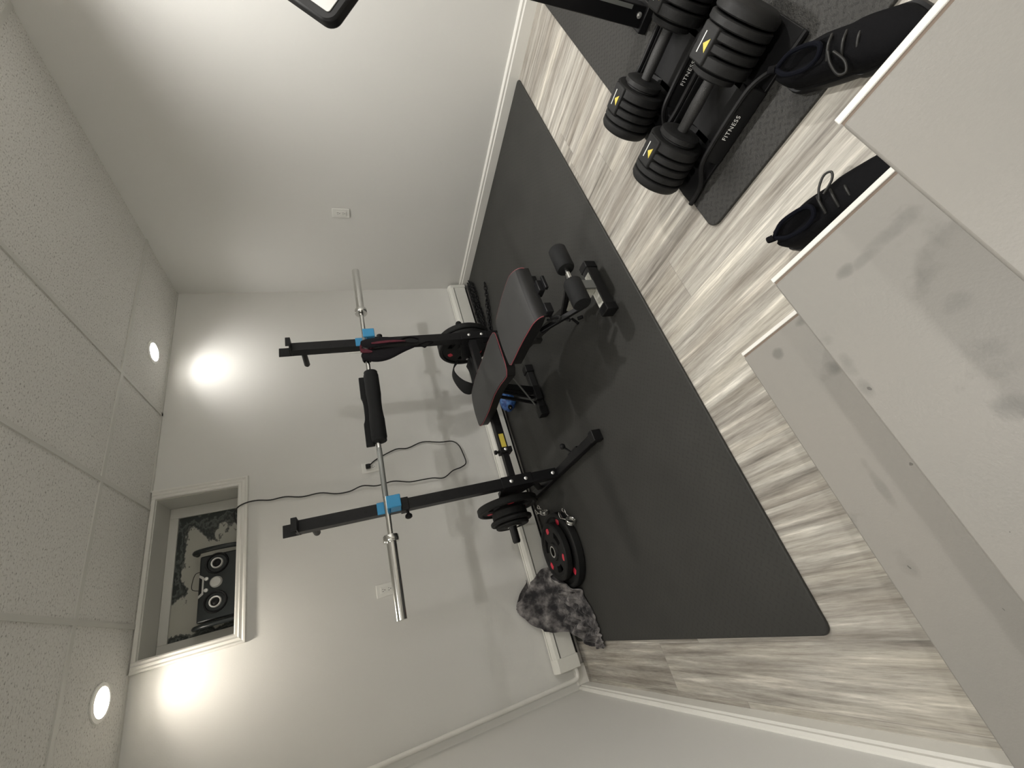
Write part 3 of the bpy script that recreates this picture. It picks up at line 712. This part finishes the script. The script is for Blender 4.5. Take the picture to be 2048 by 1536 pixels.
se = [(-1.240, -.112, .110), (-1.246, -.128, .128), (-1.262, -.140, .140), (-1.32, -.142, .150), (-1.40, -.142, .160), (-1.48, -.146, .164), (-1.545, -.152, .162)]
rws = [(y, CX+l, CX+r, zt) for y, l, r in se]
for k in range(1, 7):
    a = k/6*PI/2; rws.append((-1.545-.075*math.sin(a), CX-.154+.002*k, CX+.160-.004*k, zt-.045*(1-math.cos(a))))
rws.append((-1.624, CX-.140, CX+.136, zt-.062))
def seat_pad():
    b = MB(); R = []; th = .055
    for (y, xl, xr_, z) in rws:
        rr = [V((xl+(xr_-xl)*k/10, y, z + .004*math.sin(PI*k/10))) for k in range(11)]
        zb = zt-.058 if z > zt-.04 else min(z-.006, zt-.062)
        R.append(rr + [V((p.x, p.y, zb)) for p in reversed(rr)])
    b.loft(R); b.bm.normal_update()
    for f in b.bm.faces:
        c = f.calc_center_median()
        f.material_index = 0 if (abs(f.normal.z) > .75 and c.z > zt-.012) else 1
    o = b.build('seat_pad', [M['vinyl'], M['vinyl_side']], be, bevel=.007, seg=3)
    left = [V((r[1]-.001, r[0], r[3]-.003)) for r in rws]; right = [V((r[2]+.001, r[0], r[3]-.003)) for r in rws]
    b = MB(); b.tube(right[::-1][1:] + left[:-1] , .0022, 8); lab(b.build('piping', M['piping'], o), 'red piping along the seat edge')
seat_pad()
b = MB(); b.beam((CX+.01, -1.625, .080), (CX+.01, -.98, .345), .030, .030, Z); b.beam((CX, -1.26, .20), (CX, -1.26, .345), .036, .036, Y); b.box((CX-.018, -1.40, .335), (CX+.018, -.62, .352)); b.build('main_beam', M['beam_grey'], be, bevel=.003)
b = MB(); b.box((-1.715, -1.660, ZM+.006), (-1.440, -1.612, .070)); fb = b.build('front_foot', M['dark_grey'], be, bevel=.003)
for x0, x1 in ((-1.726, -1.686), (-1.470, -1.430)):
    b = MB(); b.box((x0, -1.664, ZM), (x1, -1.606, .073)); b.build('end_cap', M['black_plastic'], fb, bevel=.004)
b = MB(); b.box((-1.682, -1.655, .0702), (-1.497, -1.617, .0710)); lab(b.build('label', M['label'], fb, smooth=0), 'pale sticker on the foot')
b = MB()
for x in (CX-.030, CX+.022): b.prism([(-1.650, .072), (-1.60, .072), (-1.500, .125), (-1.512, .165), (-1.650, .195)], (Y, Z, X), (x, 0, 0), .004)
b.mi = 1; b.cyl((CX-.031, -1.535, .120), (CX-.0295, -1.535, .120), .008, 14)
lab(b.build('front_bracket', [M['label'], M['black_plastic']], be, bevel=.001), 'pale grey metal bracket with a bolt hole')
b = MB(); b.box((CX-.026, -1.660, .071), (CX+.022, -1.6505, .150)); b.build('foot_bracket', M['bracket_grey'], be, bevel=.001)
b = MB(); b.beam((-1.702, -1.500, .333), (-1.694, -1.645, .180), .016, .022, X); b.cyl((-1.70, -1.575, .235), (-1.716, -1.585, .222), .008, 10); b.build('leg_lever', S, be, bevel=.002)
b = MB(); b.cyl((CX-.155, -1.716, .232), (CX+.150, -1.716, .232), .0105, 16); b.build('roller_axle', M['chrome'], be)
for x0, x1 in ((-.170, -.045), (.028, .150)):
    b = MB(); L = x1-x0; b.lathe((CX+x0, -1.716, .232), (1,0,0), [(0, .026), (0, .036), (.006, .040), (L-.006, .040), (L, .036), (L, .026)], 32); b.build('foam_roller', M['foam'], be)
b = MB(); b.beam((CX-.012, -1.712, .232), (CX-.006, -1.43, .142), .020, .022); b.build('roller_arm', S, be, bevel=.002)
b = MB(); b.beam((CX-.03, -1.45, .075), (CX-.035, -1.47, .060), .014, .014); b.cyl((CX-.02, -1.44, .10), (CX-.06, -1.45, .085), .007, 10); b.build('lock_pin', M['black_plastic'], be)
b = MB(); b.box((CX-.025, -1.650, .325), (CX+.035, -1.605, .352)); b.box((CX-.025, -1.668, .315), (CX+.045, -1.650, .330)); b.build('front_handle', S, be, bevel=.003)
b = MB(); b.box((CX-.135, -1.640, .318), (CX-.085, -1.60, .352)); b.build('seat_hinge', S, be, bevel=.003)
b = MB(); b.tube(catmull([(CX-.135, -1.585, .33), (CX-.165, -1.612, .318), (CX-.185, -1.64, .315), (CX-.182, -1.655, .315), (CX-.165, -1.640, .316), (CX-.140, -1.605, .325)], 5), .006, 8); b.build('pull_knob', M['black_plastic'], be)
b = MB(); b.box((-1.745, -.722, ZM+.006), (-1.395, -.676, .062)); rf = b.build('rear_foot', M['dark_grey'], be, bevel=.003)
for x0, x1 in ((-1.758, -1.700), (-1.440, -1.386)):
    b = MB(); b.box((x0, -.728, ZM), (x1, -.668, .068)); b.build('end_cap', M['black_plastic'], rf, bevel=.004)
b = MB(); b.box((-1.66, -.752, .03), (-1.56, -.722, .075)); b.build('foot_block', M['black_plastic'], rf, bevel=.003)
b = MB(); b.beam((CX, -.70, .06), (CX, -.80, .33), .045, .04, Y); b.build('rear_post', S, be, bevel=.003)
for x in (-.085, -.045):
    b = MB(); b.beam((CX+x, -.690, .062), (CX+x-.012, -.86, .352), .016, .016); b.build('support_strut', S, be, bevel=.002)
b = MB(); b.cyl((CX-.10, -.70, .075), (CX+.02, -.985, .325), .005, 10); b.build('ladder_rod', M['galv'], be)
b = MB(); b.box((CX-.10, -.90, .350), (CX+.10, -.86, .362)); b.box((CX-.10, -1.12, .350), (CX+.10, -1.09, .362)); b.box((CX-.10, -1.48, .345), (CX+.10, -1.44, .356)); b.box((CX-.10, -1.34, .345), (CX+.10, -1.30, .356)); b.build('pad_bracket', S, be)

# ------------------------------------------------------------------ blue bundle, dip belt with chain
b = MB(); rows = []
rn = random.Random(5); c0 = V((-1.415, -.285, ZM+.062))
for i in range(15):
    th = PI*i/14; rr = []
    for k in range(24):
        a = 2*PI*k/24; q = 1 + .10*math.sin(3*a+2*th) + .07*math.sin(7*a-5*th+1) + .05*math.sin(11*a+9*th)
        rr.append(c0 + V((math.sin(th)*math.cos(a)*.082*q, math.sin(th)*math.sin(a)*.055*q, -math.cos(th)*.058*(1+.06*math.sin(5*a)))))
    rows.append(rr)
b.loft(rows); bl_o = tag(b.build('blue_bundle', M['blue_cloth'], smooth=60), 'mottled blue lumpy ball-like bundle on the mat behind the bench back pad', 'bundle')
b = MB(); b.cyl((-1.478, -.322, .085), (-1.492, -.332, .086), .016, 14); b.mi = 1; b.cyl((-1.492, -.332, .088), (-1.495, -.334, .0885), .006, 10); b.build('valve', [M['black_plastic'], M['bolt']], bl_o)

def chain_mesh(path, L=.042, wdt=.0125, wire=.0042):
    b = MB(); P = catmull(path, 10); acc = 0; i = 0; n = 0; pos = P[0]
    d_tot = sum((P[k+1]-P[k]).length for k in range(len(P)-1)); step = L*.68; s = 0
    def at(s):
        for k in range(len(P)-1):
            l = (P[k+1]-P[k]).length
            if s <= l: return P[k] + (P[k+1]-P[k])*(s/l if l else 0), (P[k+1]-P[k]).normalized()
            s -= l
        return P[-1], (P[-1]-P[-2]).normalized()
    while s < d_tot:
        c, d = at(s); sd, u, _ = frame(d)
        if n % 2: sd, u = (sd*.75+u*.66).normalized(), u
        else: sd = (sd*.75-u*.66).normalized()
        pts = []
        for k in range(14):
            a = 2*PI*k/14; pts.append(c + d*(math.cos(a)*wdt + (L/2-wdt)*(1 if math.cos(a) > 0 else -1)) + sd*math.sin(a)*wdt)
        b.tube(pts, wire, 6, True); s += step; n += 1
    return b
db = thing('dip_belt', 'black dip belt under the right peg plates with a chain along the heater', 'dip belt', (-1.2, -.42, ZM))
yb = -.365
loop = catmull([(-1.078, yb, .395), (-1.12, yb, .430), (-1.18, yb, .447), (-1.25, yb, .425), (-1.302, yb, .385), (-1.318, yb, .340), (-1.285, yb, .312), (-1.21, yb, .300), (-1.13, yb, .300), (-1.078, yb, .312)], 5)
b = MB(); R = []
for i, p in enumerate(loop):
    d = (loop[min(i+1, len(loop)-1)] - loop[max(i-1, 0)]).normalized(); nrm = Y.cross(d).normalized(); t_ = i/(len(loop)-1)
    w = .026 + .050*max(0, min(1, (t_-.15)/.3)); R.append([p - Y*w - nrm*.004, p + Y*w - nrm*.004, p + Y*w + nrm*.004, p - Y*w + nrm*.004])
b.loft(R); b.build('belt', M['belt'], db, bevel=.002)
zc = ZM+.012
for path in ([(-.06, -.110, zc), (-.16, -.135, zc+.004), (-.27, -.105, zc), (-.40, -.125, zc+.006), (-.52, -.095, zc), (-.66, -.115, zc), (-.80, -.15, zc+.004)],
             [(-.07, -.150, zc), (-.20, -.185, zc+.004), (-.34, -.160, zc), (-.48, -.185, zc+.006), (-.62, -.16, zc), (-.78, -.19, zc)],
             [(-.13, -.20, zc), (-.26, -.225, zc+.006), (-.40, -.205, zc), (-.54, -.215, zc+.003), (-.66, -.20, zc+.006), (-.74, -.215, zc)],
             [(-.19, -.140, zc+.016), (-.31, -.175, zc+.018), (-.44, -.140, zc+.018), (-.58, -.165, zc+.018), (-.70, -.15, zc+.014)],
             [(-.40, -.455, zc), (-.47, -.425, zc), (-.545, -.40, zc+.003), (-.62, -.36, zc), (-.70, -.31, zc+.003), (-.80, -.26, zc)],
             [(-.52, -.375, zc), (-.60, -.335, zc), (-.69, -.275, zc), (-.80, -.22, zc+.004), (-.90, -.18, zc), (-1.02, -.16, .05), (-1.13, -.22, .16), (-1.16, -.30, .27)]):
    chain_mesh(path).build('chain', M['black_steel'], db)
b = MB(); b.tube([V((-.625 + .032*math.cos(a), -.125 + .017*math.sin(a), zc+.020+.004*math.sin(a))) for a in [2*PI*k/24 for k in range(24)]], .0042, 8, True); b.build('carabiner', M['chrome'], db)

# ------------------------------------------------------------------ adjustable dumbbells on trays
def dumbbell(loc, label, rz=0.0):
    e = thing('dumbbell', label, 'dumbbell', loc, 'adjustable dumbbells', local=True, rotz=rz)
    r = .086; zc = r
    b = MB(); b.lathe((0, -.08, zc), (0,1,0), [(0, .016), (.02, .0165), (.08, .0185), (.14, .0165), (.16, .016)], 24); b.build('handle', M['grip'], e, local=True)
    for s in (-1, 1):
        hd = V((0, s, 0)); o = V((0, s*.070, zc))
        b = MB(); b.lathe(o, hd, [(0, .030), (.001, .052), (.006, .062), (.018, .064), (.022, .056), (.026, .056)], 40); b.build('selector_ring', M['dark_grey'], e, local=True)
        y = .026
        for k, (t, rr) in enumerate(((.030, r), (.022, r), (.022, r), (.022, r), (.034, r*.985))):
            b = MB(); pr = [(y, rr-.010), (y+.001, rr-.003), (y+.004, rr), (y+t-.004, rr), (y+t-.001, rr-.003), (y+t, rr-.010)]
            if k == 4: pr = [(y, rr-.010), (y+.001, rr-.003), (y+.004, rr), (y+t-.016, rr), (y+t-.006, rr-.006), (y+t, rr-.02), (y+t, .01)]
            b.lathe(o, hd, pr, 48)
            b.build('weight_disc', M['dark_grey'], e, local=True); y += t + .0035
        y0, y1 = sorted((s*.098, s*.180))
        b = MB(); b.prism([(-.034, -.03), (.034, -.03), (.030, .0), (-.030, .0)], (X, Z, Y), (0, y0, 2*r+.002), y1-y0); tb = b.build('top_housing', M['dark_grey'], e, local=True, bevel=.004)
        yc = (y0+y1)/2
        b = MB(); b.prism([(-.008, -.015), (-.008, .015), (.011, 0)], (X, Y, Z), (-.012, yc, 2*r+.0022), .0008); lab(b.build('warning_triangle', M['yellow'], tb, local=True, smooth=0), 'yellow warning triangle')
        b = MB(); b.box((.006, yc-.024, 2*r+.0022), (.009, yc+.022, 2*r+.003)); b.build('print_line', M['label_white'], tb, local=True, smooth=0)
    return e
def tray(loc, label, rz=0.0):
    e = thing('dumbbell_tray', label, 'dumbbell tray', loc, 'dumbbell trays', local=True, rotz=rz)
    b = MB(); b.loft([[V((x, y, z)) for x, z in ((-.118, 0), (.118, 0), (.118, .010), (.070, .012), (.050, .009), (-.050, .009), (-.070, .012), (-.118, .010))] for y in (-.235, .235)]); b.build('base', M['black_plastic'], e, local=True, bevel=.002)
    for s in (-1, 1):
        b = MB(); b.loft([[V((s*x, y, z)) for x, z in ((.090, .008), (.122, .004), (.119, .022), (.105, .056), (.096, .058), (.092, .05))] for y in (-.10, .10)])
        rl = b.build('side_rail', M['black_plastic'], e, local=True, bevel=.002)
        b = MB(); b.tube(catmull([(s*.122, -.235, .012), (s*.121, -.17, .020), (s*.112, -.11, .058), (s*.106, -.05, .062), (s*.106, .05, .062), (s*.112, .11, .058), (s*.121, .17, .020), (s*.122, .235, .012)], 6), .008, 8); b.build('edge_bead', M['black_plastic'], rl, local=True)
    for s in (-1, 1):
        b = MB(); b.loft([[V((x, y, z)) for x, z in ((-.08, .006), (.08, .006), (.07, .03), (.03, .009), (-.03, .009), (-.07, .03))] for y in sorted((s*.07, s*.085))]); b.build('cradle', M['black_plastic'], e, local=True)
    # lettering on the outer rail face (left side)
    cu = bpy.data.curves.new('lettering', 'FONT'); cu.body = 'FITNESS'; cu.size = .017; cu.extrude = .0004; cu.align_x = 'CENTER'; cu.align_y = 'CENTER'; cu.space_character = 1.15
    tmp = bpy.data.objects.new('lettering_curve', cu); COL.objects.link(tmp); cu.materials.append(M['label_white'])
    dg = bpy.context.evaluated_depsgraph_get(); dg.update(); me = bpy.data.meshes.new_from_object(tmp.evaluated_get(dg))
    bpy.data.objects.remove(tmp); bpy.data.curves.remove(cu); me.name = 'lettering'
    t = bpy.data.objects.new('lettering', me); COL.objects.link(t); t.parent = e
    nrm = V((-.034, 0, .014)).normalized(); dx = V((0, -1, 0)); up = nrm.cross(dx)
    mx = Matrix((dx, up, nrm)).transposed().to_4x4(); mx.translation = V((-.1131, .0, .0385)) + nrm*.0012; t.matrix_local = mx
    return e
ta = math.radians(2)
tray((-1.600, -2.415, ZM), 'black dumbbell tray nearest the shoes, with white lettering on its side', ta)
dumbbell((-1.600, -2.415, ZM+.0105), 'black adjustable dumbbell in the tray nearest the stairs', ta)
tray((-1.318, -2.43, ZM), 'black dumbbell tray beside the post of the exercise machine', ta)
dumbbell((-1.318, -2.43, ZM+.0105), 'black adjustable dumbbell in the tray beside the machine post', ta)

# ------------------------------------------------------------------ exercise machine at the right edge
em = thing('exercise_machine', 'black steel exercise machine post with a white-faced console on top', 'exercise machine', (-1.035, -2.445, ZM))
b = MB(); b.box((-1.062, -2.478, .03), (-1.010, -2.415, 1.03)); b.build('post', S, em, bevel=.004)
b = MB(); b.box((-1.075, -2.49, ZM), (-.50, -2.405, .045)); b.build('base_rail', S, em, bevel=.004)
b = MB(); b.lathe((-1.0625, -2.452, .062), (-1,0,0), [(0, .010), (.004, .0095), (.008, .004)], 14); b.build('bolt', M['bolt'], em)
b = MB(); b.box((-1.0635, -2.474, .10), (-1.0622, -2.462, .34)); b.build('post_lit_edge', M['galv'], em, smooth=0)  # pale strip imitating light caught along the edge of the black post
tip = V((-1.258, -2.317, 1.091)); e1 = V((.719, -.085, .690)).normalized(); e2 = V((.48, -.568, -.669)); e2 = (e2 - e1*e2.dot(e1)).normalized(); nn = e1.cross(e2).normalized()
if nn.x > 0: nn = -nn
cc = tip + e1*.10 + e2*.13
def rrect(w, h, r): 
    pl = []
    for cx_, cy_, a0 in ((w-r, h-r, 0), (-w+r, h-r, 90), (-w+r, -h+r, 180), (w-r, -h+r, 270)):
        for k in range(7): a = math.radians(a0+15*k); pl.append((cx_+r*math.cos(a), cy_+r*math.sin(a)))
    return pl
b = MB(); b.prism(rrect(.104, .134, .034), (e1, e2, nn), cc - nn*.03, .03); cs = b.build('console', M['black_plastic'], em, bevel=.006)
b = MB(); b.prism(rrect(.082, .110, .008), (e1, e2, nn), cc + nn*.0005, .002); lab(b.build('console_face', M['screen'], cs, smooth=0), 'white console face')
b = MB(); b.beam(cc - nn*.03, V((-1.036, -2.446, 1.02)), .04, .04); b.build('console_neck', S, em, bevel=.004)

# ------------------------------------------------------------------ shoes
def shoe(loc, rz, label, toe_in=1):
    e = thing('sneaker', label, 'shoe', loc, 'black sneakers', local=True, rotz=rz)      # toe towards +X
    L = .29
    def wid(t):   # half widths (inner, outer) along the length
        return .030 + .017*math.sin(PI*min(1, t*.8+.12)) + (.006 if .55 < t < .9 else 0) - (.034*max(0, (t-.86)/.14)**2)
    st_ = [i/20 for i in range(21)]
    rows = []
    for t in st_:
        x = -L/2 + L*t; w = max(wid(t), .010)*(.55 if t < .02 else (.85 if t < .06 else 1)); z0 = .004 + .014*max(0, (t-.8)/.2)**2; h = .024
        rows.append([V((x, -w-.004, z0)), V((x, w+.004, z0)), V((x, w+.006, z0+h*.6)), V((x, w+.002, z0+h)), V((x, -w-.002, z0+h)), V((x, -w-.006, z0+h*.6))])
    b = MB(); b.loft(rows); b.build('sole', M['black_plastic'], e, local=True, smooth=60)
    rows = []
    for t in st_:
        x = -L/2 + .004 + (L-.010)*t; w = max(wid(t)-.001, .010)*(.6 if t < .02 else (.88 if t < .06 else 1))
        top = .098 - .010*math.sin(PI*min(1, t/.38)) if t < .38 else .098 - .052*((t-.38)/.62)**.85
        tw = w*(.62 if t < .5 else .62 - .10*(t-.5))
        pts = []
        for a, zf in ((-1, 0), (-1.02, .3), (-.9, .7), (-.62, 1.0), (0, 1.0 if t > .40 else .45), (.62, 1.0), (.9, .7), (1.02, .3), (1, 0)):
            zz = .024 + (top-.024)*zf + (.006 if a == 0 and t > .40 else 0)
            pts.append(V((x, a*w, zz)))
        rows.append(pts)
    b = MB(); b.loft(rows); b.build('upper', M['shoe'], e, local=True, smooth=60, subd=1)
    b = MB(); b.tube(catmull([(-L/2+.014, 0, .093), (-.10, .021, .096), (-.060, .024, .091), (-.034, .015, .094), (-.026, 0, .097), (-.034, -.015, .094), (-.060, -.024, .091), (-.10, -.021, .096), (-L/2+.014, 0, .093)], 5)[:-1], .0055, 8, True); b.build('collar', M['shoe_in'], e, local=True)
    for k in range(4):
        xx = -.010 + .022*k; zz = .101 - .012*k
        b = MB(); b.tube(catmull([(xx, -.024, zz-.010), (xx+.004, 0, zz+.002), (xx, .024, zz-.010)], 4), .003, 8); b.build('lace', M['cord'], e, local=True)
    b = MB(); b.tube(catmull([(-.006, toe_in*.010, .100), (.004, toe_in*.036, .098), (.018, toe_in*.058, .088), (.030, toe_in*.056, .082), (.026, toe_in*.036, .088), (.006, toe_in*.014, .100)], 6), .0027, 8); b.build('lace_loop', M['cord'], e, local=True)
    b = MB(); b.tube(catmull([(-L/2+.014, 0, .088), (-L/2+.004, 0, .098), (-L/2+.004, 0, .106), (-L/2+.016, 0, .100)], 4), .003, 8, sx=2.6, sy=.7); b.build('heel_tab', M['shoe'], e, local=True)
    return e
shoe((-2.115, -2.470, .0), math.radians(-103), 'black sneaker on the wood floor close against the side of the stairs', 1)
shoe((-1.872, -2.672, ZM), math.radians(-138), 'black sneaker on the small mat beside the nearest dumbbell tray', -1)

# ------------------------------------------------------------------ camera, world, view
R0, R1, R2 = (V((-.2780224, -.26250762, -.92400936)), V((-.84600241, .52251438, .10610673)), V((.45495435, .81121419, -.36735278)))
cam = bpy.data.cameras.new('camera'); co = bpy.data.objects.new('camera', cam); COL.objects.link(co)
mx = Matrix((R0, -R1, -R2)).transposed().to_4x4(); mx.translation = V((-2.693518, -2.819605, 1.142961)); co.matrix_world = mx
cam.sensor_fit = 'HORIZONTAL'; cam.sensor_width = 36.0; cam.lens = 36.0*814.04/2048; cam.clip_start = .02
SC.camera = co
w = bpy.data.worlds.new('world'); SC.world = w; w.use_nodes = True
w.node_tree.nodes['Background'].inputs[0].default_value = (.05, .05, .05, 1); w.node_tree.nodes['Background'].inputs[1].default_value = .2
SC.view_settings.view_transform = 'Standard'; SC.view_settings.look = 'None'; SC.view_settings.gamma = 1.0; SC.view_settings.use_curve_mapping = False
SC.view_settings.exposure = 1.30
SC.cycles.max_bounces = 10; SC.cycles.diffuse_bounces = 8
